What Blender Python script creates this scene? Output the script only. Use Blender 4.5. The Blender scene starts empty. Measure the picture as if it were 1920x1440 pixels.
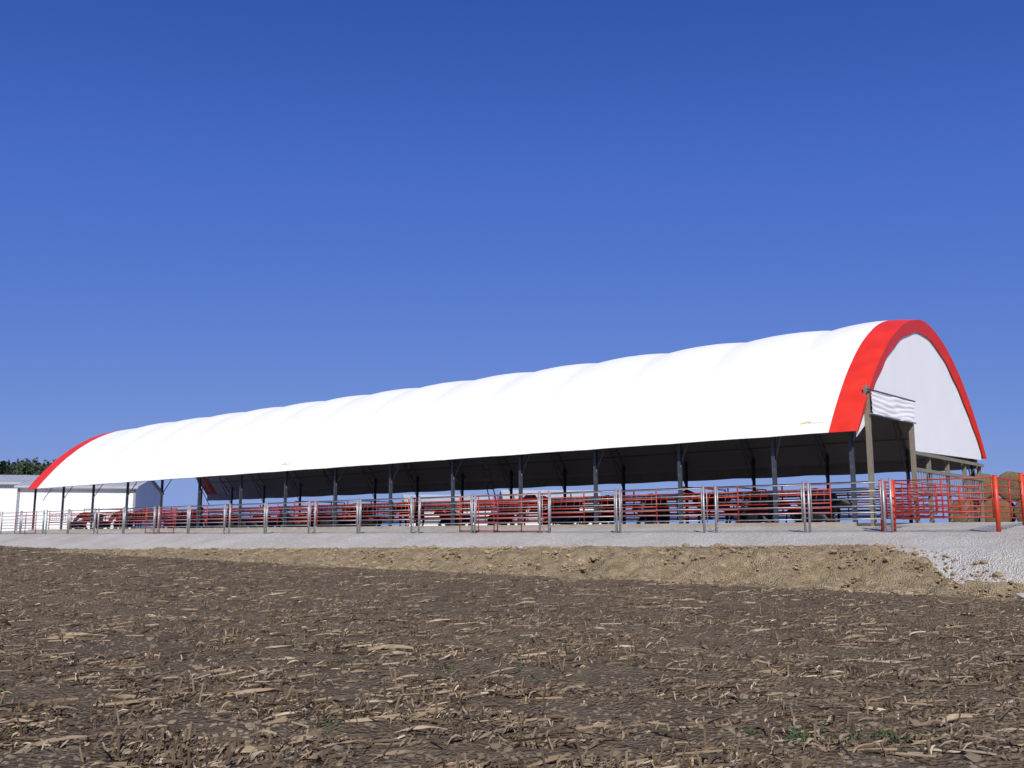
import bpy, math, random
import numpy as np
from mathutils import Vector, Matrix, noise
random.seed(7); rng=np.random.default_rng(11)
scene=bpy.context.scene
COL=scene.collection
# ------------------------------------------------------------ frame
F0=Vector((11.41,29.84,0)); D=Vector((-.7596,.6504,0)); T=Vector((.6504,.7596,0))
ROT=math.atan2(D.y,D.x)
def P(s,q,z=0): return F0+D*s+T*q+Vector((0,0,z))
def sstep(x):
    x=min(1,max(0,x)); return x*x*(3-2*x)
def lerp(a,b,x): return a+(b-a)*x
def field(s): return -1.4+.0128*min(75,max(-25,s))
def qe(s): return 2.0+.03*min(50,max(0,s))+.22*noise.noise(Vector((s*.6,0,8)))+.1*noise.noise(Vector((s*2.1,0,8)))
def H(s,q):
    f=field(s)
    if q>=0:
        z=.1+.22*sstep(q/3.5)+.18*sstep((q-4)/6)
        z=lerp(z,f,sstep((q-32)/14))
    else:
        e=qe(s); zs=max(-.3-.012*s,f+.02) if s>0 else -.3
        if q>-e: z=lerp(.1,zs,(-q/e)**1.3)
        else:
            n=noise.noise(Vector((s*.35,q*.2,3)))
            z=lerp(zs,f,sstep((-q-e)/(3.0+.6*n)))
    k=sstep((s-80)/14)
    if s<-18: k=max(k,sstep((-18-s)/10))
    return lerp(z,f,k)
# ------------------------------------------------------------ materials
def newmat(name):
    m=bpy.data.materials.new(name); m.use_nodes=True
    nt=m.node_tree; b=nt.nodes['Principled BSDF']; return m,nt,b
def N(nt,t,**kw):
    n=nt.nodes.new(t)
    for k,v in kw.items(): setattr(n,k,v)
    return n
def ramp(nt,stops):
    r=N(nt,'ShaderNodeValToRGB'); e=r.color_ramp.elements
    e[0].position=stops[0][0]; e[0].color=stops[0][1]+(1,)
    e[1].position=stops[-1][0]; e[1].color=stops[-1][1]+(1,)
    for p,c in stops[1:-1]:
        x=e.new(p); x.color=c+(1,)
    return r
def mat(name,c1,c2,scale=3,rough=.6,metal=0,bump=0,detail=6,bscale=None,coord='Object',stretch=None):
    m,nt,b=newmat(name)
    tc=N(nt,'ShaderNodeTexCoord'); src=tc.outputs[coord]
    if stretch:
        mp=N(nt,'ShaderNodeMapping'); mp.inputs['Scale'].default_value=stretch
        nt.links.new(src,mp.inputs[0]); src=mp.outputs[0]
    n=N(nt,'ShaderNodeTexNoise'); n.inputs['Scale'].default_value=scale; n.inputs['Detail'].default_value=detail
    nt.links.new(src,n.inputs['Vector'])
    r=ramp(nt,[(.3,c1),(.7,c2)])
    nt.links.new(n.outputs['Fac'],r.inputs[0]); nt.links.new(r.outputs[0],b.inputs['Base Color'])
    b.inputs['Roughness'].default_value=rough; b.inputs['Metallic'].default_value=metal
    if bump:
        n2=N(nt,'ShaderNodeTexNoise'); n2.inputs['Scale'].default_value=bscale or scale*3; n2.inputs['Detail'].default_value=8
        nt.links.new(src,n2.inputs['Vector'])
        bp=N(nt,'ShaderNodeBump'); bp.inputs['Strength'].default_value=bump; bp.inputs['Distance'].default_value=.05
        nt.links.new(n2.outputs['Fac'],bp.inputs['Height']); nt.links.new(bp.outputs[0],b.inputs['Normal'])
    return m
def fabric():
    m,nt,b=newmat('white_fabric')
    tc=N(nt,'ShaderNodeTexCoord')
    n=N(nt,'ShaderNodeTexNoise'); n.inputs['Scale'].default_value=.35; n.inputs['Detail'].default_value=5
    nt.links.new(tc.outputs['Object'],n.inputs['Vector'])
    r=ramp(nt,[(.3,(.82,.82,.81)),(.7,(.86,.86,.85))]); nt.links.new(n.outputs['Fac'],r.inputs[0])
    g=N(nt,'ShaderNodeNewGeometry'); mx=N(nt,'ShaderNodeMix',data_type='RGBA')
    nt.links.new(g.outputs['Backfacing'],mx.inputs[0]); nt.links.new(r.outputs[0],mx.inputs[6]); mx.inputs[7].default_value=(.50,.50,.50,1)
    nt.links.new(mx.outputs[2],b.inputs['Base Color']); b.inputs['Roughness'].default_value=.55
    n2=N(nt,'ShaderNodeTexNoise'); n2.inputs['Scale'].default_value=1.3; nt.links.new(tc.outputs['Object'],n2.inputs['Vector'])
    bp=N(nt,'ShaderNodeBump'); bp.inputs['Strength'].default_value=.15; bp.inputs['Distance'].default_value=.05
    nt.links.new(n2.outputs['Fac'],bp.inputs['Height']); nt.links.new(bp.outputs[0],b.inputs['Normal'])
    return m
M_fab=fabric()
M_redfab=mat('red_fabric',(.66,.022,.008),(.78,.035,.012),1.2,.5,bump=.4,bscale=2)
M_galv=mat('galvanised_steel',(.28,.285,.295),(.42,.425,.44),9,.45,.5)
M_red=mat('red_painted_steel',(.36,.027,.014),(.52,.05,.022),5,.45)
M_dred=mat('dull_red_painted_steel',(.26,.022,.014),(.38,.038,.02),5,.5)
M_orange=mat('orange_red_painted_steel',(.55,.045,.015),(.68,.07,.02),5,.45)
M_steel=mat('dark_steel',(.05,.058,.07),(.09,.10,.115),4,.5,.3)
M_truss=mat('truss_steel',(.2,.21,.22),(.3,.31,.32),4,.5,.3)
M_wood=mat('weathered_wood',(.17,.15,.115),(.29,.255,.20),6,.85,bump=.5,stretch=(6,6,.6))
M_dirt=mat('clay',(.20,.145,.085),(.34,.26,.16),5,.95,bump=.8)
M_stone=mat('stone',(.30,.27,.23),(.48,.45,.40),6,.9,bump=.6)
M_hide=mat('black_hide',(.008,.007,.007),(.022,.018,.016),4,.6)
M_hideb=mat('brown_hide',(.05,.022,.012),(.09,.04,.02),4,.6)
M_hay=mat('hay',(.15,.10,.045),(.28,.20,.10),14,.95,bump=1)
M_shed=mat('white_sheet_metal',(.80,.81,.81),(.87,.875,.87),.6,.45)
M_roofm=mat('pale_roof_metal',(.42,.44,.45),(.52,.53,.54),.6,.4)
M_conc=mat('concrete',(.30,.255,.195),(.44,.38,.30),1.5,.85,bump=.3,bscale=30)
M_bark=mat('bark',(.06,.045,.03),(.12,.09,.06),6,.9)
M_leaf=mat('foliage',(.018,.032,.012),(.05,.07,.028),.8,.8)
M_weed=mat('weed_green',(.03,.065,.015),(.06,.11,.028),8,.7)
M_yel=mat('yellow_ink',(.78,.62,.22),(.82,.68,.28),8,.5)
M_ink=mat('grey_ink',(.40,.40,.41),(.5,.5,.5),8,.5)
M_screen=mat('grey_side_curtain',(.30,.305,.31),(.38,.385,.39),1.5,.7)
# ------------------------------------------------------------ mesh helper
class MB:
    def __init__(s): s.v=[]; s.f=[]
    def tube(s,a,b,r,n=6,r2=None,cap=True):
        a=Vector(a); b=Vector(b); d=(b-a)
        if d.length<1e-6: return
        d.normalize(); u=d.cross(Vector((0,0,1)) if abs(d.z)<.9 else Vector((1,0,0))).normalized(); w=d.cross(u)
        r2=r if r2 is None else r2; o=len(s.v)
        for p,rr in ((a,r),(b,r2)):
            for i in range(n):
                t=2*math.pi*(i+.5)/n; s.v.append(p+(u*math.cos(t)+w*math.sin(t))*rr)
        for i in range(n):
            j=(i+1)%n; s.f.append((o+i,o+n+i,o+n+j,o+j))
        if cap: s.f.append(tuple(o+i for i in range(n))); s.f.append(tuple(o+n+i for i in reversed(range(n))))
    def path(s,pts,r,n=6):
        for a,b in zip(pts[:-1],pts[1:]): s.tube(a,b,r,n)
    def box(s,lo,hi):
        x0,y0,z0=lo; x1,y1,z1=hi; o=len(s.v)
        for z in (z0,z1):
            for x,y in ((x0,y0),(x1,y0),(x1,y1),(x0,y1)): s.v.append(Vector((x,y,z)))
        for f in ((3,2,1,0),(4,5,6,7),(0,1,5,4),(1,2,6,5),(2,3,7,6),(3,0,4,7)): s.f.append(tuple(o+i for i in f))
    def quad(s,*p):
        o=len(s.v); s.v+= [Vector(x) for x in p]; s.f.append(tuple(range(o,o+len(p))))
    def grid(s,rows):
        o=len(s.v); m=len(rows[0])
        for r in rows: s.v+= [Vector(x) for x in r]
        for i in range(len(rows)-1):
            for j in range(m-1):
                s.f.append((o+i*m+j,o+(i+1)*m+j,o+(i+1)*m+j+1,o+i*m+j+1))
    def mesh(s,name,mt,smooth=False):
        me=bpy.data.meshes.new(name); me.from_pydata([tuple(v) for v in s.v],[],s.f); me.materials.append(mt)
        if smooth: me.polygons.foreach_set('use_smooth',[True]*len(me.polygons))
        me.update(); return me
def obj(name,data,loc=(0,0,0),rot=0,parent=None,**props):
    o=bpy.data.objects.new(name,data); COL.objects.link(o); o.location=loc; o.rotation_euler=(0,0,rot)
    if parent: o.parent=parent
    for k,v in props.items(): o[k]=v
    return o
# ------------------------------------------------------------ ground
def arange(a,b,st): return list(np.arange(a,b,st))
S_=[-3000,-1500,-700,-350,-180,-100,-70,-50,-38]+arange(-30,30,.14)+arange(30,72,.3)+arange(72,100,2)+[110,130,170,240,400,800,1600,3000]
Q_=[-1500,-600,-250,-120,-70,-50,-40,-35]+arange(-31,-1.5,.12)+arange(-1.5,5,.35)+arange(5,32,1.5)+arange(32,50,2)+[55,65,90,140,250,500,1200,3000]
ns,nq=len(S_),len(Q_)
co=np.zeros((ns*nq,3),np.float32); colr=np.zeros((ns*nq,4),np.float32)
k=0
for s in S_:
    e=qe(s)
    for q in Q_:
        z=H(s,q); p=F0+D*s+T*q
        n1=noise.noise(Vector((p.x*.5,p.y*.5,0))); n2=noise.noise(Vector((p.x*2.3,p.y*2.3,5)))
        bn=noise.noise(Vector((s*.5,q*.5,9)))
        g=0;b=0;st=0
        infld = q< -e
        if q>=-e: g=1.0 if (q<21 and -60<s<92) else 0
        if infld:
            dd=-q-e
            if s<.5:
                lim=(-.3-s)*.5+bn*.8
                if dd<lim and s>-60: g=1.0
            wd=3.4+.8*bn
            if s>30: wd*=max(.0,1-(s-30)/30)
            if dd<wd+1: b=sstep(wd+1-dd)
            rough=1.0 if abs(p.x)<60 and q>-32 else 0
            if g<.5: 
                z+=rough*(n1*.05+n2*.04)
                if q>-31: z+=.022*max(0,noise.noise(Vector((p.x*6,p.y*6,1))))*2
            if dd<3.3:
                k2=min(1,dd)*(1 if s<45 else .3)*(.3 if g>.5 else 1)
                z+=(.22*noise.noise(Vector((p.x*1.1,p.y*1.1,2)))+.19*noise.noise(Vector((p.x*3.2,p.y*3.2,2))))*k2
            if b<.3: z+=.018*math.sin(q*2*math.pi/.76)*rough
        else:
            z+=.012*n2
        if 3.9<q<19.6 and 2.2<s<69: st=1
        co[k]=(p.x,p.y,z); colr[k]=(g,b,st,1); k+=1
idx=np.arange(ns*nq).reshape(ns,nq)
fa=np.stack([idx[:-1,:-1],idx[:-1,1:],idx[1:,1:],idx[1:,:-1]],-1).reshape(-1,4)
me=bpy.data.meshes.new('ground')
me.vertices.add(ns*nq); me.vertices.foreach_set('co',co.ravel())
me.loops.add(fa.size); me.loops.foreach_set('vertex_index',fa.ravel().astype(np.int32))
me.polygons.add(len(fa)); me.polygons.foreach_set('loop_start',np.arange(0,fa.size,4,dtype=np.int32)); me.polygons.foreach_set('loop_total',np.full(len(fa),4,np.int32))
me.update(calc_edges=True); me.validate()
me.polygons.foreach_set('use_smooth',np.ones(len(me.polygons),bool))
if me.polygons[len(me.polygons)//2].normal.z<0: me.flip_normals()
ca=me.color_attributes.new('zones','FLOAT_COLOR','POINT'); ca.data.foreach_set('color',colr.ravel())
def ground_mat():
    m,nt,b=newmat('ground_soil'); L=nt.links.new
    tc=N(nt,'ShaderNodeTexCoord'); O=tc.outputs['Object']
    def nz(sc,det=8,rough=.6,vec=None):
        n=N(nt,'ShaderNodeTexNoise'); n.inputs['Scale'].default_value=sc; n.inputs['Detail'].default_value=det; n.inputs['Roughness'].default_value=rough
        L(vec or O,n.inputs['Vector']); return n.outputs['Fac']
    def mix(f,a,c):
        x=N(nt,'ShaderNodeMix',data_type='RGBA'); L(f,x.inputs[0]); L(a,x.inputs[6]); L(c,x.inputs[7]); return x.outputs[2]
    at=N(nt,'ShaderNodeVertexColor',layer_name='zones'); sp=N(nt,'ShaderNodeSeparateColor'); L(at.outputs['Color'],sp.inputs[0])
    def rp(f,st): r=ramp(nt,st); L(f,r.inputs[0]); return r.outputs[0]
    soil=rp(nz(3.5,10,.7),[(.3,(.112,.082,.052)),(.5,(.176,.134,.088)),(.72,(.25,.196,.134))])
    big=rp(nz(.12,4),[(.35,(.85,.85,.85)),(.65,(1.12,1.1,1.05))])
    mm=N(nt,'ShaderNodeMix',data_type='RGBA',blend_type='MULTIPLY'); mm.inputs[0].default_value=1; L(soil,mm.inputs[6]); L(big,mm.inputs[7]); soil=mm.outputs[2]
    mp=N(nt,'ShaderNodeMapping'); mp.inputs['Rotation'].default_value=(0,0,.5); mp.inputs['Scale'].default_value=(5,16,5); L(O,mp.inputs[0])
    fl=rp(nz(2.2,6,.75,mp.outputs[0]),[(.58,(0,0,0)),(.66,(.8,.8,.8))])
    c_st=rp(nz(9,4),[(.3,(.15,.105,.06)),(.7,(.30,.225,.14))])
    soil=mix(fl,soil,c_st)
    clay=rp(nz(2.2,10,.75),[(.3,(.18,.13,.072)),(.5,(.32,.245,.145)),(.7,(.47,.38,.245))])
    v=N(nt,'ShaderNodeTexVoronoi'); v.inputs['Scale'].default_value=22; L(O,v.inputs['Vector'])
    grv=rp(nz(14,10,.8),[(.3,(.41,.39,.35)),(.5,(.59,.56,.515)),(.7,(.74,.71,.655))])
    gd=rp(nz(.35,5),[(.35,(.85,.82,.77)),(.6,(1,1,1))])
    m2=N(nt,'ShaderNodeMix',data_type='RGBA',blend_type='MULTIPLY'); m2.inputs[0].default_value=1; L(grv,m2.inputs[6]); L(gd,m2.inputs[7]); grv=m2.outputs[2]
    straw=rp(nz(2.5,8,.7),[(.3,(.13,.09,.045)),(.7,(.30,.22,.12))])
    def mask(o,nsc,w):
        a=N(nt,'ShaderNodeMath',operation='SUBTRACT'); L(nz(nsc,8,.7),a.inputs[0]); a.inputs[1].default_value=.5
        c=N(nt,'ShaderNodeMath',operation='MULTIPLY_ADD'); L(a.outputs[0],c.inputs[0]); c.inputs[1].default_value=w; L(o,c.inputs[2])
        return rp(c.outputs[0],[(.42,(0,0,0)),(.58,(1,1,1))])
    c=mix(mask(sp.outputs[1],3,1.2),soil,clay)
    c=mix(mask(sp.outputs[0],5,1.3),c,grv)
    c=mix(mask(sp.outputs[2],2,.5),c,straw)
    L(c,b.inputs['Base Color']); b.inputs['Roughness'].default_value=.95; b.inputs['Specular IOR Level'].default_value=.1
    ad=N(nt,'ShaderNodeMath',operation='ADD'); L(nz(7,12,.75),ad.inputs[0]); L(v.outputs['Distance'],ad.inputs[1])
    bp=N(nt,'ShaderNodeBump'); bp.inputs['Strength'].default_value=.9; bp.inputs['Distance'].default_value=.07
    L(ad.outputs[0],bp.inputs['Height']); L(bp.outputs[0],b.inputs['Normal'])
    return m
me.materials.append(ground_mat())
obj('ground',me,kind='structure')
# ------------------------------------------------------------ scatter
def tint_mat(name,stops):
    m,nt,b=newmat(name); a=N(nt,'ShaderNodeVertexColor',layer_name='tint'); sp=N(nt,'ShaderNodeSeparateColor')
    nt.links.new(a.outputs['Color'],sp.inputs[0]); r=ramp(nt,stops); nt.links.new(sp.outputs[0],r.inputs[0])
    nt.links.new(r.outputs[0],b.inputs['Base Color']); b.inputs['Roughness'].default_value=.8; return m
def sq(x,y):
    v=Vector((x,y,0))-F0; return v.dot(D),v.dot(T)
def surf(x,y,s,q):
    return H(s,q)+.05*noise.noise(Vector((x*.5,y*.5,0)))+.04*noise.noise(Vector((x*2.3,y*2.3,5)))+.018*math.sin(q*2*math.pi/.76)+.044*max(0,noise.noise(Vector((x*6,y*6,1))))
V=[];Fc=[];TI=[]
def strip(x,y,z,L,W,ang,bend,tint,tilt,n=4):
    o=len(V); c,s=math.cos(ang),math.sin(ang)
    cur=random.uniform(-.7,.7)*L; lift=random.random(); tw=random.uniform(-1.1,1.1)
    for i in range(n):
        f=i/(n-1)-.5; w=W*(1-abs(f)*1.3)+.003
        px=f*L; py=cur*f*f; pz=bend*(1-4*f*f)*lift+tilt*(f+.5)+.006
        tw+=random.uniform(-.5,.5)
        for sg in (-1,1):
            lx,ly,lz=px,py+sg*w/2*math.cos(tw),pz+sg*w/2*math.sin(tw)
            V.append((x+lx*c-ly*s,y+lx*s+ly*c,z+max(lz,-.01)))
            TI.append(min(1,max(0,tint+random.uniform(-.06,.06))))
    for i in range(n-1): Fc.append((o+2*i,o+2*i+2,o+2*i+3,o+2*i+1))
def stalk(a,b,r,tint):
    mb=MB(); mb.tube(a,b,r,5,r*.85); o=len(V)
    V.extend([tuple(v) for v in mb.v]); TI.extend([tint]*len(mb.v)); Fc.extend([tuple(o+i for i in f) for f in mb.f])
cnt=0
while cnt<60000:
    w=5.2+62*random.random()**1.55
    u=random.uniform(-.66,.66); x,y=u*w,w
    s,q=sq(x,y)
    e=qe(s)
    if q>-e-3.4+random.random()*.9: 
        if s<32 or q>-e-.3: cnt+=.2; continue
    cl=noise.noise(Vector((x*.5,y*1.1,1)))+.9*noise.noise(Vector((x*1.5,y*2.4,4)))+.22*math.sin((y+.15*x+.3*noise.noise(Vector((x*.3,y*.3,0))))*2*math.pi/1.5)
    if cl<random.uniform(-.32,.5): cnt+=.36; continue
    z=surf(x,y,s,q)+.002
    sc=1+.009*w
    ang=random.gauss(.2,.9)
    t=random.random()**1.6
    k=random.random()
    if k<.80:
        big=random.random()
        if big<.92: L=random.uniform(.02,.13); W=random.uniform(.005,.02)
        elif big<.988: L=random.uniform(.15,.38); W=random.uniform(.014,.03)
        else: L=random.uniform(.3,.55); W=random.uniform(.025,.045); t=.55+.38*random.random()
        strip(x,y,z,L*sc,W*sc,ang,random.uniform(0,.06),t,random.uniform(-.01,.06),4 if L<.15 else 7)
    elif k<.93:
        L=random.uniform(.06,.32)*sc; dx,dy=math.cos(ang)*L,math.sin(ang)*L
        stalk((x,y,z+.01),(x+dx,y+dy,z+.012+random.uniform(0,.03)),random.uniform(.005,.010)*sc,t)
    else:
        h=random.uniform(.05,.16)
        stalk((x,y,z-.03),(x+random.uniform(-.06,.06),y+random.uniform(-.05,.05),z+h),.008*sc,t*.7)
    cnt+=1
me=bpy.data.meshes.new('corn_residue'); me.from_pydata(V,[],Fc); me.update()
ca=me.color_attributes.new('tint','FLOAT_COLOR','POINT'); t=np.array(TI,np.float32); ca.data.foreach_set('color',np.stack([t,t,t,np.ones_like(t)],-1).ravel())
me.materials.append(tint_mat('residue',[(0,(.08,.052,.03)),(.4,(.175,.122,.072)),(.75,(.30,.22,.135)),(.95,(.44,.345,.22)),(1,(.60,.51,.37))]))
obj('corn_residue',me,kind='stuff',label='dry chopped corn stalks and husks strewn over the bare soil',category='crop residue')
V=[];Fc=[];TI=[]
for i in range(24):
    w=6+12*random.random(); u=random.uniform(-.6,.6); cx,cy=u*w,w
    if i<14: cx=random.gauss(2.35,.35); cy=7.45+random.gauss(0,.2)
    for j in range(10):
        x=cx+random.gauss(0,.07); y=cy+random.gauss(0,.07); s,q=sq(x,y)
        strip(x,y,surf(x,y,s,q)+.01,random.uniform(.03,.08),random.uniform(.01,.02),random.uniform(0,6.3),.04,.5,random.uniform(0,.04))
me=bpy.data.meshes.new('weeds'); me.from_pydata(V,[],Fc); me.materials.append(M_weed)
obj('weeds',me,kind='stuff',label='small green weeds sprouting among the corn stubble',category='weeds')
def blob(mb,c,r,n=0,flat=.7):
    c=Vector(c); o=len(mb.v)
    ph=(1+5**.5)/2
    vs=[(-1,ph,0),(1,ph,0),(-1,-ph,0),(1,-ph,0),(0,-1,ph),(0,1,ph),(0,-1,-ph),(0,1,-ph),(ph,0,-1),(ph,0,1),(-ph,0,-1),(-ph,0,1)]
    for v in vs:
        v=Vector(v).normalized(); rr=r*random.uniform(.65,1.25); mb.v.append(c+Vector((v.x*rr,v.y*rr,v.z*rr*flat)))
    for f in [(0,11,5),(0,5,1),(0,1,7),(0,7,10),(0,10,11),(1,5,9),(5,11,4),(11,10,2),(10,7,6),(7,1,8),(3,9,4),(3,4,2),(3,2,6),(3,6,8),(3,8,9),(4,9,5),(2,4,11),(6,2,10),(8,6,7),(9,8,1)]:
        mb.f.append(tuple(o+i for i in f))
mb=MB()
for i in range(11000):
    s=random.uniform(-14,42); e=qe(s); q=-e-random.random()**1.3*3.9+.1
    if s<-1 and (-q-e)<(-.3-s)*.5-.3: continue
    if noise.noise(Vector((s*.9,q*.9,3)))<random.uniform(-.5,.3): continue
    p=P(s,q); mb_r=random.uniform(.012,.06)*(2.4 if random.random()<.08 else 1)
    if -q-e<.4 and 9<s<24: mb_r*=1.4
    blob(mb,(p.x,p.y,H(s,q)+.01),mb_r)
M_bclod=mat('bank_clods',(.21,.15,.085),(.40,.305,.185),.8,.95)
obj('dirt_clods',mb.mesh('dirt_clods',M_bclod),kind='stuff',label='crumbled tan clay lumps on the bank',category='soil clods')
mb=MB()
for i in range(17000):
    w=5.2+30*random.random()**1.4; x=random.uniform(-.62,.62)*w; s,q=sq(x,w)
    if q>-qe(s)-3: continue
    blob(mb,(x,w,surf(x,w,s,q)-.003),random.uniform(.008,.03)*(2 if random.random()<.07 else 1))
M_clod=mat('soil_clods',(.13,.098,.062),(.26,.2,.135),.8,.95)
obj('soil_clods',mb.mesh('soil_clods',M_clod),kind='stuff',label='small crumbled brown soil clods on the field',category='soil clods')
mb=MB()
for i in range(6000):
    s=random.uniform(-14,0); q=-random.random()**.7*6.5
    dd=-q-qe(s)
    if dd>(-.1-s)*.5: continue
    p=P(s,q); blob(mb,(p.x,p.y,H(s,q)+.0),random.uniform(.007,.018))
for i in range(3500):
    s=random.uniform(0,40); q=-random.uniform(.2,1)*qe(s); p=P(s,q); blob(mb,(p.x,p.y,H(s,q)+.003),random.uniform(.008,.022))
M_grav=mat('crushed_limestone',(.38,.36,.325),(.60,.575,.53),3,.9)
obj('gravel',mb.mesh('gravel',M_grav),kind='stuff',label='pale crushed limestone gravel spilling over the pad edge',category='gravel')
rk=random.Random(5)
for i in range(14):
    if i<9: s=rk.uniform(-6,-1.8); dd=max(.2,(-.3-s)*.5+rk.uniform(-.5,.7)); q=-qe(s)-dd
    else: s=rk.uniform(11,17); q=-qe(s)-rk.uniform(0,.4)
    mb=MB(); r=rk.uniform(.09,.2)
    blob(mb,(0,0,r*.25),r); me=mb.mesh('rock',M_dirt if i%3 else M_stone)
    o=obj('rock',me,P(s,q,H(s,q)),0,label='lump of dried clay resting on the bank edge',category='rock',group='loose lumps on the bank')
    md=o.modifiers.new('sub','SUBSURF'); md.levels=md.render_levels=1; md.subdivision_type='SIMPLE'
# ------------------------------------------------------------ barn
BS,BQ,BW,BL=2.03,3.54,16.2,67.0
barn=obj('livestock_barn',None,P(BS,BQ,0),ROT,label='long open-sided white fabric-roofed cattle barn with red end trim',category='barn')
PROF=[(0,8.98),(1.2,8.82),(2.4,8.46),(3.5,7.94),(4.5,7.32),(5.3,6.70),(6.1,5.98),(6.85,5.18),(7.5,4.42),(8.1,3.64)]
def pz(x):
    x=abs(x)
    for (a,za),(b,zb) in zip(PROF[:-1],PROF[1:]):
        if x<=b: return lerp(za,zb,(x-a)/(b-a))
    return PROF[-1][1]
def cat(pts,n):
    out=[]
    P_=[2*Vector(pts[0])-Vector(pts[1])]+[Vector(p) for p in pts]+[2*Vector(pts[-1])-Vector(pts[-2])]
    for i in range(1,len(P_)-2):
        for k in range(n):
            t=k/n; a,b,c,d=P_[i-1],P_[i],P_[i+1],P_[i+2]
            out.append(.5*((2*b)+(c-a)*t+(2*a-5*b+4*c-d)*t*t+(3*b-a-3*c+d)*t**3))
    out.append(P_[-2]); return out
full=[(-x,z) for x,z in reversed(PROF[1:])]+PROF
prof=cat(full,4)
def nrm(i):
    a=prof[max(0,i-1)]; b=prof[min(len(prof)-1,i+1)]; t=(b-a).normalized(); return Vector((-t.y,t.x))
FR=[0.12,3.5,7.6,11.8,16.05,20.4,24.9,29.4,33.9,38.4,43,47.6,52.2,57.2,62.0,66.9]
def ppt(i,s,off):
    n=nrm(i); p=prof[i]+n*off
    return (s,-(p.x+BW/2),p.y)
def billow(s,i):
    mid=len(prof)//2
    for a,b in zip(FR[:-1],FR[1:]):
        if a<=s<=b:
            f=(s-a)/(b-a); k=min(1,min(i,len(prof)-1-i)/(mid*.9))
            amp=.16 if a<61 else .03
            return amp*(math.sin(math.pi*f)**.7)*(.15+.85*k)+.010*noise.noise(Vector((s*2,i*.5,0)))
    return 0
def cover(name,s0,s1,mt,label):
    ss=[s0]; k=s0
    while k<s1-.3: k+=.28; ss.append(min(k,s1))
    if ss[-1]<s1: ss.append(s1)
    mb=MB(); mb.grid([[ppt(i,s,billow(s,i)) for i in range(len(prof))] for s in ss])
    me=mb.mesh(name,mt,True)
    return obj(name,me,parent=barn,label=label)
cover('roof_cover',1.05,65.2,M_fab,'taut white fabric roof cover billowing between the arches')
cover('trim_band',0,1.05,M_redfab,'red fabric band around the near end of the roof')
cover('trim_band',65.2,67.0,M_redfab,'red fabric band around the far end of the roof')
for o in [c for c in bpy.data.objects if c.parent==barn]:
    m_=o.data; p=m_.polygons[len(prof)//2]
    if p.normal.z<0: m_.flip_normals()
NI=len(prof)
def fasc(s,nm):
    mb=MB(); rows=[[],[]]
    for i in range(NI):
        f=abs(prof[i].x)/8.1
        dpt=.60-.05*f+.03*math.sin(i*.9)
        if f>.6 and prof[i].x>0: dpt*=1-.35*min(1,(f-.6)/.3)
        if f>.82: dpt*=1-.55*(f-.82)/.18
        rows[0].append(ppt(i,s,0.0)); 
        a=ppt(i,s+.10,-dpt*.9); rows[1].append((a[0],a[1],max(a[2],3.6)))
    mb.grid(rows); return obj(nm,mb.mesh(nm,M_redfab,True),parent=barn,label='red fabric valance hanging inside the arch edge')
fasc(0,'fascia')
mb=MB(); 
def topz(q): return pz(q-BW/2)-.3
def wallseg(q0,q1,zb0,zb1,n,m=14):
    rows=[]
    for i in range(n+1):
        q=lerp(q0,q1,i/n); zb=lerp(zb0,zb1,i/n); zt=max(topz(q),zb+.02); r_=[]
        for j in range(m+1):
            z=lerp(zb,zt,j/m); dx=.012*noise.noise(Vector((q*.9,z*.35,0)))+.004*noise.noise(Vector((q*3,z*.6,7)))
            r_.append((.16+dx,-q,z))
        rows.append(r_)
    mb.grid(rows)
wallseg(.3,1.25,3.45,4.0,6); wallseg(1.25,5.8,5.0,5.0,24); wallseg(5.8,15.85,3.35,3.55,60)
me=mb.mesh('end_wall',M_fab,True)
if me.polygons[200].normal.x>0: me.flip_normals()
obj('end_wall',me,parent=barn,label='white fabric gable end wall')
mb=MB(); rows=[]; nz_=28
for i in range(20):
    q=lerp(1.3,5.85,i/19); r_=[]
    for j in range(nz_+1):
        f=j/nz_; z=lerp(5.2,4.35+.03*math.sin(q*1.3),f)+.07*(q-1.3)/4.5
        x=-.07-.03*abs(math.sin(f*math.pi*4.5+.5*math.sin(q*1.7)+2*noise.noise(Vector((q*.8,z,0)))))-.04*noise.noise(Vector((q*1.5,z*3,0)))
        r_.append((x,-q,z))
    rows.append(r_)
mb.grid(rows); me=mb.mesh('rolled_curtain',M_fab,True)
if me.polygons[10].normal.x>0: me.flip_normals()
obj('rolled_curtain',me,parent=barn,label='white fabric door curtain gathered up in folds')
mb=MB(); mb.tube((-.08,-1.0,5.24),(-.08,-6.05,5.31),.03,8)
obj('curtain_rod',mb.mesh('curtain_rod',M_steel),parent=barn)
mb=MB(); mb.tube((-.08,-1.1,4.36),(-.08,-6.0,4.43),.03,8)
obj('curtain_rod',mb.mesh('curtain_rod',M_galv),parent=barn)
mb=MB(); mb.box((-.02,-1.31,-.1),(.14,-1.14,5.4)); obj('door_post',mb.mesh('door_post',M_wood),parent=barn,label='squared weathered timber door post')
mb=MB(); mb.box((-.02,-5.96,-.1),(.13,-5.78,5.25)); obj('door_post',mb.mesh('door_post',M_wood),parent=barn,label='squared weathered timber door post')
mb=MB()
for z in (3.22,2.55): mb.box((.1,-16.0,z),(.2,-5.98,z+.14))
for q in (8.4,10.9,13.4,15.8): mb.box((.2,-q-.08,0.2),(.36,-q+.08,3.3))
obj('timber_frame',mb.mesh('timber_frame',M_wood),parent=barn)
mb=MB()
for i in range(34):
    q=6.1+i*.29; mb.tube((.15,-q,1.75),(.15,-q,2.55),.022,5)
for z in (1.75,2.15): mb.tube((.15,-6,z),(.15,-16,z),.025,5)
obj('end_railing',mb.mesh('end_railing',M_galv),parent=barn)
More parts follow.
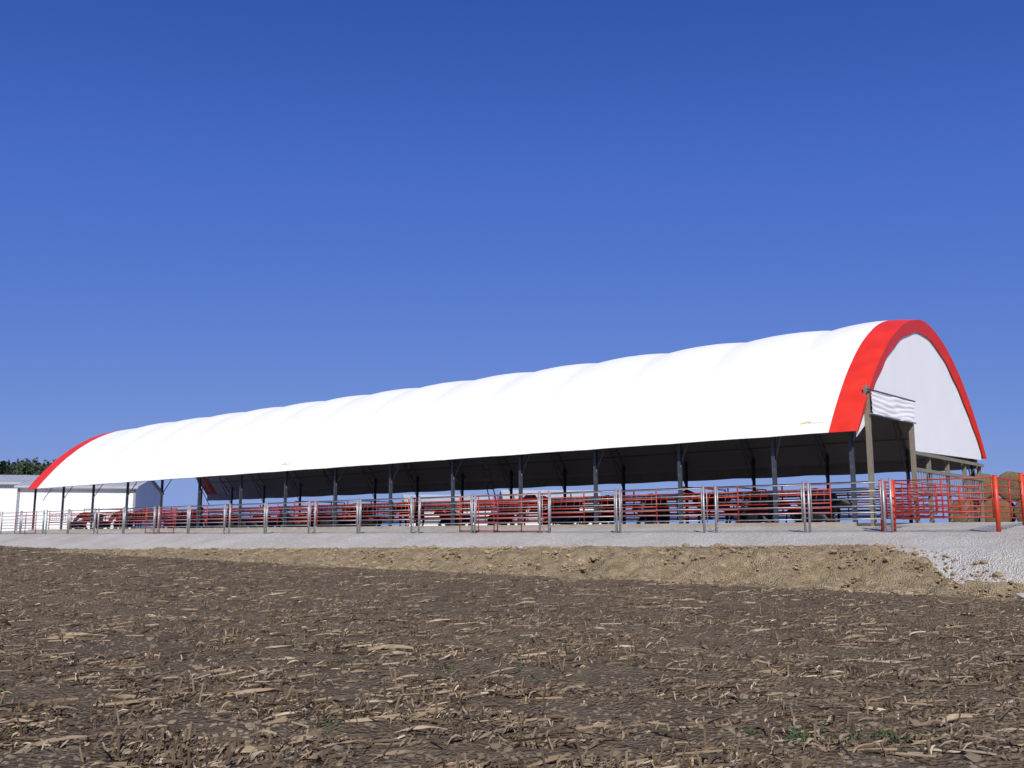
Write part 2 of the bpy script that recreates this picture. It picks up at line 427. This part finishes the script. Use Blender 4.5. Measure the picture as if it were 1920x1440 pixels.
for q in (.06,BW-.06):
    mb=MB(); mb.tube((0.1,-q,3.66),(66.9,-q,3.66),.025,6)
    obj('eave_pipe',mb.mesh('eave_pipe',M_steel),parent=barn)
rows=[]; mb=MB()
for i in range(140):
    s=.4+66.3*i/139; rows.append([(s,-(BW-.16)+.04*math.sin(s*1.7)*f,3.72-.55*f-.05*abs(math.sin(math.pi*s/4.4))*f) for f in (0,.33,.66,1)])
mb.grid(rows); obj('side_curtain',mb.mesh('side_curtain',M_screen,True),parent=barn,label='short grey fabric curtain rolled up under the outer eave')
PIN=.65
def hpost(h):
    mb=MB(); mb.box((-.07,-.065,0),(.07,-.053,h)); mb.box((-.07,.053,0),(.07,.065,h)); mb.box((-.01,-.053,0),(.01,.053,h)); mb.box((-.13,-.13,0),(.13,.13,.03)); return mb
mp=hpost(3.75).mesh('support_post',M_steel)
for f in FR[1:]:
    for q in (PIN,BW-PIN):
        obj('support_post',mp,(f,-q,H(BS+f,BQ+q)),parent=barn)
obj('support_post',mp,(.5,-(BW-PIN),.3),parent=barn); obj('support_post',mp,(.5,-PIN,.3),parent=barn)
mb=MB(); last=None
for i in range(0,NI,1):
    a=ppt(i,0,-.10); b=ppt(i,0,-.66)
    if a[2]<3.9: continue
    b=(b[0],b[1],max(b[2],3.75))
    if last:
        mb.tube(last[0],a,.035,5); mb.tube(last[1],b,.035,5)
        if i%2: mb.tube(last[0],b,.018,4)
        else: mb.tube(last[1],a,.018,4)
    last=(a,b)
mb.tube((0,-PIN,2.7),(0,-2.0,4.85),.03,5); mb.tube((0,-(BW-PIN),2.7),(0,-(BW-2.0),4.85),.03,5)
mt_=mb.mesh('arch_truss',M_truss)
for f in FR: obj('arch_truss',mt_,(min(f,65.5) if f>1 else .6,0,0),parent=barn)
for i in (6,14,len(prof)//2,len(prof)-15,len(prof)-7):
    mb=MB(); a=ppt(i,0.6,-.14); b=ppt(i,66.8,-.14); mb.tube(a,b,.03,5)
    obj('purlin',mb.mesh('purlin',M_truss),parent=barn)
mb=MB(); mb.box((0.4,-.50,.2),(67,-.34,.47)); obj('concrete_kerb',mb.mesh('concrete_kerb',M_conc),parent=barn,label='dusty concrete kerb along the bedding')
def logo(s):
    def rp_(ds,h):
        f=h/.35; i=min(int(f),6); fr=f-i
        a=Vector(ppt(i,s+ds,billow(s+ds,i)+.02)); b=Vector(ppt(i+1,s+ds,billow(s+ds,i+1)+.02)); return a.lerp(b,min(fr,1))
    mb=MB()
    for k in range(8):
        a=-k*.06; h0=.70+.012*k; h1=h0+.13*math.sin(math.pi*(k+.6)/9)
        mb.quad(rp_(.38+a,h0),rp_(.38+a-.06,h0+.012),rp_(.38+a-.06,h1),rp_(.38+a,h1-.01))
    obj('logo_mark',mb.mesh('logo_mark',M_yel),parent=barn,label='small yellow arc emblem printed on the roof')
    mb=MB()
    for k in range(9):
        a=-.0-k*.065; hh=.06 if k%3 else .08
        mb.quad(rp_(a,.70),rp_(a-.035,.70),rp_(a-.03,.7+hh),rp_(a-.005,.7+hh))
    obj('logo_lettering',mb.mesh('logo_lettering',M_ink),parent=barn,label='tiny dark lettering beside the emblem')
logo(1.9); logo(33.6)
# ------------------------------------------------------------ fences
RZ=[.40,.60,.80,1.02,1.26,1.52]
def panel(L,mt,name,rails=RZ,r=.021,ups=1,foot=False,low=False):
    mb=MB()
    for z in rails: mb.tube((0,0,z),(L,0,z),r,6)
    z0=.02 if low else rails[0]-.03
    xs=[0,L]+[L*(i+1)/(ups+1) for i in range(ups)]
    for x in xs: mb.tube((x,0,z0),(x,0,rails[-1]+.03),r*1.15,6)
    if low: mb.tube((0,0,.05),(L,0,.05),r,6)
    if foot:
        pts=[(L+.02+.20*(1-math.cos(t)),0,.33-.26*math.sin(t)) for t in [math.pi*i/8 for i in range(9)]]
        mb.path([(L+.02,0,.9)]+pts+[(L+.42,0,1.5),],r,6)
    return mb.mesh(name,mt,True)
def postm(h,r,mt):
    mb=MB(); mb.tube((0,0,-.15),(0,0,h),r,10); mb.tube((0,0,h),(0,0,h+.02),r*1.1,10,r*.5)
    for z in (.45,1.4): mb.tube((-.0,0,z),(.12,0,z),.02,6)
    return mb.mesh('fence_post',mt,True)
PM=postm(1.62,.042,M_galv); PR=postm(1.6,.065,M_orange)
pos=[0,2.56]+[2.56+3.67*(i+1) for i in range(18)]
pmesh={}
for i in range(len(pos)-1):
    a,b=pos[i],pos[i+1]; gap=.47 if i%2 else .16
    L=round(b-a-gap-.16,2); ft=gap>.3
    key=(L,ft)
    if key not in pmesh: pmesh[key]=panel(L,M_galv,'pipe_fence',foot=ft,ups=0,r=.019)
    z=H(a,0)
    obj('pipe_fence',pmesh[key],P(a+.08,0,z),ROT,label='galvanised tubular steel livestock fence section',category='fence',group='front yard fence sections')
    obj('fence_post',PM,P(b,0,H(b,0)),ROT,label='round galvanised steel fence post set in gravel',category='fence post',group='galvanised fence posts')
    obj('fence_post',PM,P(b-gap,0,H(b,0)),ROT,label='round galvanised steel fence post set in gravel',category='fence post',group='galvanised fence posts')
for s in (0,-.22):
    obj('fence_post',PM,P(s,0,.1),ROT,label='round galvanised steel fence post set in gravel',category='fence post',group='galvanised fence posts')
RG=[.42,.58,.74,.92,1.12,1.32,1.55]
def redgate(s,q,L,rot,label='red tubular steel gate',low=False,rails=RG,ups=1,mt=None):
    key=('r',L,low,len(rails),mt is None)
    if key not in pmesh: pmesh[key]=panel(L,mt or M_red,'red_gate',rails=rails,low=low,ups=ups,r=.021)
    return obj('red_gate',pmesh[key],P(s,q,H(s,q)),rot,label=label,category='gate',group='red tubular gates')
redgate(-3.1,.0,2.75,ROT,'red tubular steel corner gate by the gravel drive')
RT=math.atan2(T.y,T.x)
for s,q in ((-3.2,0),(-3.2,3.0),(-3.2,6.0),(-3.2,9),(-3.2,12),(-.1,.5),(.35,.8)):
    obj('fence_post',PR,P(s,q,H(s,q)),ROT,label='thick red painted steel fence post',category='fence post',group='red fence posts')
for q in (.1,3.1,6.1,9.1): redgate(-3.2,q,2.8,RT,'red tubular steel gate on the end of the yard')
redgate(.1,.5,3.0,RT,'red tubular steel gate swung back toward the barn')
for q in (4.2,7.3,10.4,13.5): redgate(1.6,q,2.95,RT,'red tubular gate across the barn end')
for s,L in ((13.4,3.0),(41.5,3.2),(59.8,3.4)):
    redgate(s,.45,L,ROT,'red tubular gate standing on the ground behind the fence',low=True)
redgate(16.6,.9,2.2,ROT,'red tubular gate standing on the ground behind the fence',low=True)
def headlock(L):
    mb=MB()
    for z in (.45,.62,.8,1.12,1.3,1.5): mb.tube((0,0,z),(L,0,z),.026,6)
    n=5
    for i in range(n):
        x=L*(i+.5)/n; mb.tube((x-.14,0,.8),(x-.14,0,1.3),.014,5); mb.tube((x+.22,0,.8),(x+.10,0,1.3),.014,5)
    for x in (0,L): mb.tube((x,0,0),(x,0,1.56),.03,6)
    return mb.mesh('feed_barrier',M_red,True)
HL=headlock(3.74); HL2=panel(3.74,M_dred,'pen_fence',r=.026,ups=0,rails=[.4,.65,.9,1.15,1.4,1.65]); HL3=panel(3.74,M_galv,'pen_fence',r=.022,ups=0,rails=[.4,.62,.84,1.06,1.28,1.5])
for i in range(17):
    s=BS+1.6+i*3.75
    obj('feed_barrier',HL,P(s,BQ+1.2,H(s,BQ+1.2)+.05),ROT,label='red steel headlock feed barrier along the barn side',category='feed barrier',group='feed barriers inside the barn')
    obj('pen_fence',HL2,P(s,BQ+5.2,H(s,BQ+5.2)),ROT,label='red steel rail fence dividing the cattle pens',category='fence',group='pen dividers')
    obj('pen_fence',HL3,P(s,BQ+9.6,H(s,BQ+9.6)),ROT,label='grey steel rail fence dividing the cattle pens',category='fence',group='pen dividers')
    obj('pen_fence',HL2,P(s,BQ+12.4,H(s,BQ+12.4)),ROT,label='red steel rail fence inside the barn',category='fence',group='pen dividers')
    obj('pen_fence',HL2,P(s,BQ+15.4,H(s,BQ+15.4)),ROT,label='red steel rail fence along the outer barn side',category='fence',group='pen dividers')
for i,s in enumerate((8,34,60)):
    for q in (1.4,5.4):
        obj('pen_fence',HL2,P(BS+s,BQ+q,H(BS+s,BQ+q)),RT,label='red steel cross fence between two pens',category='fence',group='pen dividers')
# ------------------------------------------------------------ cattle
def skin(name,chains,mt):
    vs=[];es=[];rs=[];idx={}
    def vi(k,p,r):
        if k not in idx: idx[k]=len(vs); vs.append(p); rs.append(r)
        return idx[k]
    for ch in chains:
        prev=None
        for k,p,r in ch:
            c=vi(k,p,r)
            if prev is not None: es.append((prev,c))
            prev=c
    m_=bpy.data.meshes.new('tmp'); m_.from_pydata(vs,es,[]); o=bpy.data.objects.new('tmp',m_); COL.objects.link(o)
    md=o.modifiers.new('s','SKIN'); 
    for i,r in enumerate(rs):
        sv=m_.skin_vertices[0].data[i]; sv.radius=(r,r); sv.use_root=(i==0)
    md.use_smooth_shade=True
    o.modifiers.new('u','SUBSURF').levels=1
    dg=bpy.context.evaluated_depsgraph_get(); out=bpy.data.meshes.new_from_object(o.evaluated_get(dg)); out.name=name
    bpy.data.objects.remove(o); out.materials.clear(); out.materials.append(mt); return out
def cow(mt,head='up',lying=False):
    dz=-.62 if lying else 0
    b=[('pel',(-.7,0,1.17+dz),.27),('bel',(-.1,0,1.03+dz),.36),('che',(.5,0,1.05+dz),.34),('nb',(.8,0,1.22+dz),.23)]
    if head=='up': b+=[('nk',(1.08,0,1.42+dz),.16),('hd',(1.32,0,1.5+dz),.15),('mz',(1.66,0,1.32+dz),.085)]
    else: b+=[('nk',(1.12,0,1.0),.16),('hd',(1.36,0,.72),.14),('mz',(1.5,0,.38),.085)]
    hd=b[5][1]
    ch=[b]
    for sg in (-1,1):
        y=.2*sg
        if lying:
            ch.append([('che',b[2][1],.34),('f1%d'%sg,(.6,y*1.4,.25),.12),('f2%d'%sg,(.95,y*1.3,.08),.07),('f3%d'%sg,(.6,y*1.6,.05),.05)])
            ch.append([('pel',b[0][1],.27),('h1%d'%sg,(-.55,y*1.8,.3),.18),('h2%d'%sg,(-.1,y*2.2,.1),.08),('h3%d'%sg,(-.6,y*2.4,.06),.05)])
        else:
            ch.append([('che',b[2][1],.34),('f1%d'%sg,(.55,y,.74),.13),('f2%d'%sg,(.58,y,.42),.07),('f3%d'%sg,(.55,y,.12),.05),('f4%d'%sg,(.6,y,.03),.06)])
            ch.append([('pel',b[0][1],.27),('h1%d'%sg,(-.62,y,.8),.17),('h2%d'%sg,(-.9,y,.5),.075),('h3%d'%sg,(-.82,y,.14),.05),('h4%d'%sg,(-.76,y,.03),.06)])
        ch.append([('hd',hd,.15),('e1%d'%sg,(hd[0]-.08,.2*sg,hd[2]+.07),.05),('e2%d'%sg,(hd[0]-.12,.3*sg,hd[2]+.04),.03)])
    ch.append([('pel',b[0][1],.27),('t1',(-1.0,0,1.2+dz),.04),('t2',(-1.08,0,.95+dz),.03),('t3',(-1.1,0,max(.08,.5+dz)),.04)])
    return skin('cow',ch,mt)
COWS=[(cow(M_hide,'up'),'black beef cow standing on straw bedding'),(cow(M_hide,'down'),'black beef cow with its head lowered to feed'),(cow(M_hide,'up',True),'black beef cow lying on straw bedding'),(cow(M_hideb,'up'),'dark brown beef cow standing in the pen')]
cs=random.Random(3); placed=[]; tries=0
while len(placed)<44 and tries<3000:
    tries+=1
    s=cs.uniform(4,66) if cs.random()<.4 else cs.choice([cs.uniform(7,24),cs.uniform(30,48)]); q=cs.choice([BQ+2.8,BQ+3.6,BQ+7,BQ+8])
    if any(abs(s-a)<2.3 and abs(q-b)<1.6 for a,b in placed) or any(abs(s-BS-k)<1.5 for k in (8,21,34,47,60)): continue
    placed.append((s,q))
    me,lb=cs.choices(COWS,[1,4,8,.6])[0]
    rt=cs.choice([ROT,ROT+math.pi])+cs.uniform(-.4,.4) if 'lowered' not in lb else RT+math.pi+cs.uniform(-.3,.3)
    if 'lowered' in lb: q=BQ+3.2
    obj('cow',me,P(s,q,H(s,q)+.02),rt,label=lb,category='cow',group='cattle in the barn pens')
# ------------------------------------------------------------ hay bales
def bale():
    mb=MB(); n=28; R=.82; Lh=.7; rings=[(-Lh,R*.0),(-Lh,R*.45),(-Lh-.02,R*.9),(-Lh+.06,R),(-.3,R*1.02),(.3,R*1.01),(Lh-.06,R),(Lh+.02,R*.9),(Lh,R*.45),(Lh,0)]
    rows=[]
    for y,r in rings:
        rows.append([(r*math.cos(2*math.pi*k/n)*(1+.02*math.sin(k*3.1)),y+.015*math.sin(k*5+r*9),R+r*math.sin(2*math.pi*k/n)*(1+.02*math.sin(k*2.3)) ) for k in range(n+1)])
    mb.grid(rows); return mb.mesh('hay_bale',M_hay,True)
BM=bale()
bl=[(2.4,29.5,0),(4.1,29.5,0),(5.8,29.5,0),(3.25,29.5,1),(4.95,29.5,1)]
for s,q,l in bl:
    obj('hay_bale',BM,P(s,q,H(s,q)+l*1.42-.03),RT+math.pi/2+random.uniform(-.08,.08),label='large round hay bale on the ground beside the barn' if l==0 else 'round hay bale on top of the stack',category='hay bale',group='stacked round hay bales')
for k in range(4):
    mb=MB(); n=18; mb.path([(0,.2*math.cos(a),.21+.2*math.sin(a)) for a in [2*math.pi*i/n for i in range(n+1)]],.03,6)
    obj('steel_ring',mb.mesh('steel_ring',M_red,True),P(-3.75+.13*k,3.3,H(-3.7,3.3)),ROT,label='red steel ring standing at the foot of the gate post',category='steel ring',group='steel rings by the gate post')
e=obj('ladder',None,P(BS+20.4,BQ+4,.5),ROT,label='dark steel ladder leaning up inside the barn',category='ladder')
for y in (-.25,.25):
    mb=MB(); mb.tube((0,y,0),(.9,y,3.2),.03,6); obj('side_rail',mb.mesh('side_rail',M_steel),parent=e)
for i in range(9):
    f=(i+.6)/9.5; mb=MB(); mb.tube((.9*f,-.25,3.2*f),(.9*f,.25,3.2*f),.02,5); obj('rung',mb.mesh('rung',M_steel),parent=e)
# ------------------------------------------------------------ sheds
def mkshed(loc,rot,LX,LY,ez,rise,label,rib=.03):
    e=obj('farm_shed',None,loc,rot,label=label,category='shed')
    mb=MB(); 
    def ribwall(a,b,z0,z1f):
        a=Vector(a);b=Vector(b); L=(b-a).length; n=int(L/.3); d=(b-a)/L; nn=Vector((d.y,-d.x,0)); r0=[];r1=[]
        for i in range(n*4+1):
            f=i/(n*4); off=rib if i%4 in(0,) else 0
            p=a+(b-a)*f+nn*off; r0.append((p.x,p.y,z0)); r1.append((p.x,p.y,z1f(f)))
        mb.grid([r1,r0])
    gable=lambda f: ez+rise*(1-abs(2*f-1))
    ribwall((0,0,0),(LX,0,0),0,lambda f:ez); ribwall((LX,0,0),(LX,LY,0),0,gable); ribwall((LX,LY,0),(0,LY,0),0,lambda f:ez); ribwall((0,LY,0),(0,0,0),0,gable)
    obj('wall',mb.mesh('wall',M_shed),parent=e)
    mb=MB(); o=.35
    for y0,y1,z0,z1 in ((-o,LY/2,ez-o*rise/(LY/2),ez+rise),(LY+o,LY/2,ez-o*rise/(LY/2),ez+rise)):
        n=int((LX+2*o)/.5)
        for i in range(n):
            a=-o+(LX+2*o)*i/n; b=-o+(LX+2*o)*(i+1)/n
            mb.quad((a,y0,z0+.06),(b,y0,z0+.06),(b,y1,z1+.06),(a,y1,z1+.06))
            mb.tube((a,y0,z0+.08),(a,y1,z1+.08),.02,4)
        mb.quad((-o,y0,z0+.06),(LX+o,y0,z0+.06),(LX+o,y0,z0-.16),(-o,y0,z0-.16))
    obj('roof',mb.mesh('roof',M_roofm),parent=e)
    mb=MB()
    for x in (0,LX): mb.box((x-.12,-.06,0),(x+.12,.0-.035,ez-.1))
    mb.tube((-o,-o-.05,ez-.2),(LX+o,-o-.05,ez-.2),.07,6)
    obj('trim',mb.mesh('trim',M_galv),parent=e)
    return e
w=95; x=(40-960)/1810*w
mkshed((x,w,-.5),math.radians(10),10.8,14,5.3,1.2,'white ribbed metal machine shed with a low grey roof',rib=.02)
mkshed((x-15,w+10,-.5),math.radians(6),15,14,6.2,1.2,'tall white metal shed with a grey roof standing beside another shed',rib=.02)
x=(765-960)/1810*112; mkshed((x,112,-.4),math.radians(8),10,9,3.9,1.3,'small white metal farm shed beyond the barn')
x=(950-960)/1810*130; mkshed((x,130,-.4),math.radians(6),13,10,4.8,1.8,'white metal farm shed with a grey roof beyond the barn')
# ------------------------------------------------------------ trees
def tree(loc,h,sd,label):
    R=random.Random(sd)
    e=obj('tree',None,loc,R.random()*6,label=label,category='tree')
    mb=MB(); mb.tube((0,0,-.5),(0,0,h*.45),h*.03,7,h*.018); tips=[]
    for i in range(11):
        a=R.random()*6.28; z=h*R.uniform(.2,.45); b=(math.cos(a)*h*R.uniform(.15,.36),math.sin(a)*h*R.uniform(.15,.36),z+h*R.uniform(.15,.42)); mb.tube((0,0,z),b,h*.012,5,h*.004); tips.append(b)
    tips.append((0,0,h*.84))
    obj('trunk',mb.mesh('trunk',M_bark),parent=e)
    mb=MB()
    for t in tips:
        for c in range(6):
            cc=Vector(t)+Vector((R.gauss(0,.06),R.gauss(0,.06),R.gauss(0,.04)))*h
            for k in range(38):
                p=cc+Vector((R.gauss(0,.045),R.gauss(0,.045),R.gauss(0,.03)))*h
                u=Vector((R.gauss(0,1),R.gauss(0,1),R.gauss(0,1))).normalized(); v=u.orthogonal().normalized(); r=h*R.uniform(.016,.03)
                mb.quad(p-u*r,p+v*r*.7,p+u*r,p-v*r*.7)
    obj('crown',mb.mesh('crown',M_leaf),parent=e)
for i,(px,ty,w) in enumerate(((5,860,170),(22,854,180),(42,858,172),(60,854,178),(80,859,170),(98,855,176),(116,860,172),(134,866,176),(152,874,172),(-30,856,170),(-70,858,176))):
    x=(px-960)/1810*w; top=(1004-ty)/1832*w
    tree((x,w,-.5),top+.4,i+5,'dark green leafy tree in a distant windbreak')
# ------------------------------------------------------------ camera, world, sun
cam=bpy.data.cameras.new('camera'); cam.sensor_width=36; cam.lens=1810/1920*36; cam.clip_end=8000; cam.clip_start=.1
co_=obj('camera',cam,(0,0,0)); co_.rotation_euler=(math.radians(90+8.917),0,0); scene.camera=co_
S=Vector((0.0,-1,0)).normalized(); el=math.radians(41); S=Vector((S.x*math.cos(el),S.y*math.cos(el),math.sin(el)))
sun=bpy.data.lights.new('sun','SUN'); sun.energy=4.5; sun.angle=math.radians(.5); sun.color=(1,.955,.87)
so=obj('sun',sun,(0,0,50)); so.rotation_mode='QUATERNION'; so.rotation_quaternion=S.to_track_quat('Z','Y')
wd=bpy.data.worlds.new('World'); scene.world=wd; wd.use_nodes=True; nt=wd.node_tree
bg=nt.nodes['Background']; sk=nt.nodes.new('ShaderNodeTexSky'); sk.sky_type='NISHITA'; sk.sun_disc=False
sk.sun_elevation=el; sk.sun_rotation=math.atan2(S.x,S.y); sk.air_density=1.0; sk.dust_density=.3; sk.ozone_density=4
bw=N(nt,'ShaderNodeRGBToBW'); nt.links.new(sk.outputs[0],bw.inputs[0])
dv=N(nt,'ShaderNodeMath',operation='MULTIPLY'); dv.inputs[1].default_value=1/8; nt.links.new(bw.outputs[0],dv.inputs[0])
rr=ramp(nt,[(.05,(.014,.048,.25)),(.155,(.021,.066,.31)),(.21,(.035,.098,.41)),(.30,(.064,.153,.55)),(.45,(.102,.205,.62)),(.7,(.165,.28,.66)),(1.0,(.25,.36,.68))])
nt.links.new(dv.outputs[0],rr.inputs[0])
sc_=N(nt,'ShaderNodeVectorMath',operation='SCALE'); sc_.inputs[3].default_value=10; nt.links.new(rr.outputs[0],sc_.inputs[0])
nt.links.new(sc_.outputs[0],bg.inputs[0]); bg.inputs[1].default_value=.1
scene.view_settings.view_transform='Standard'; scene.view_settings.look='None'; scene.view_settings.exposure=0
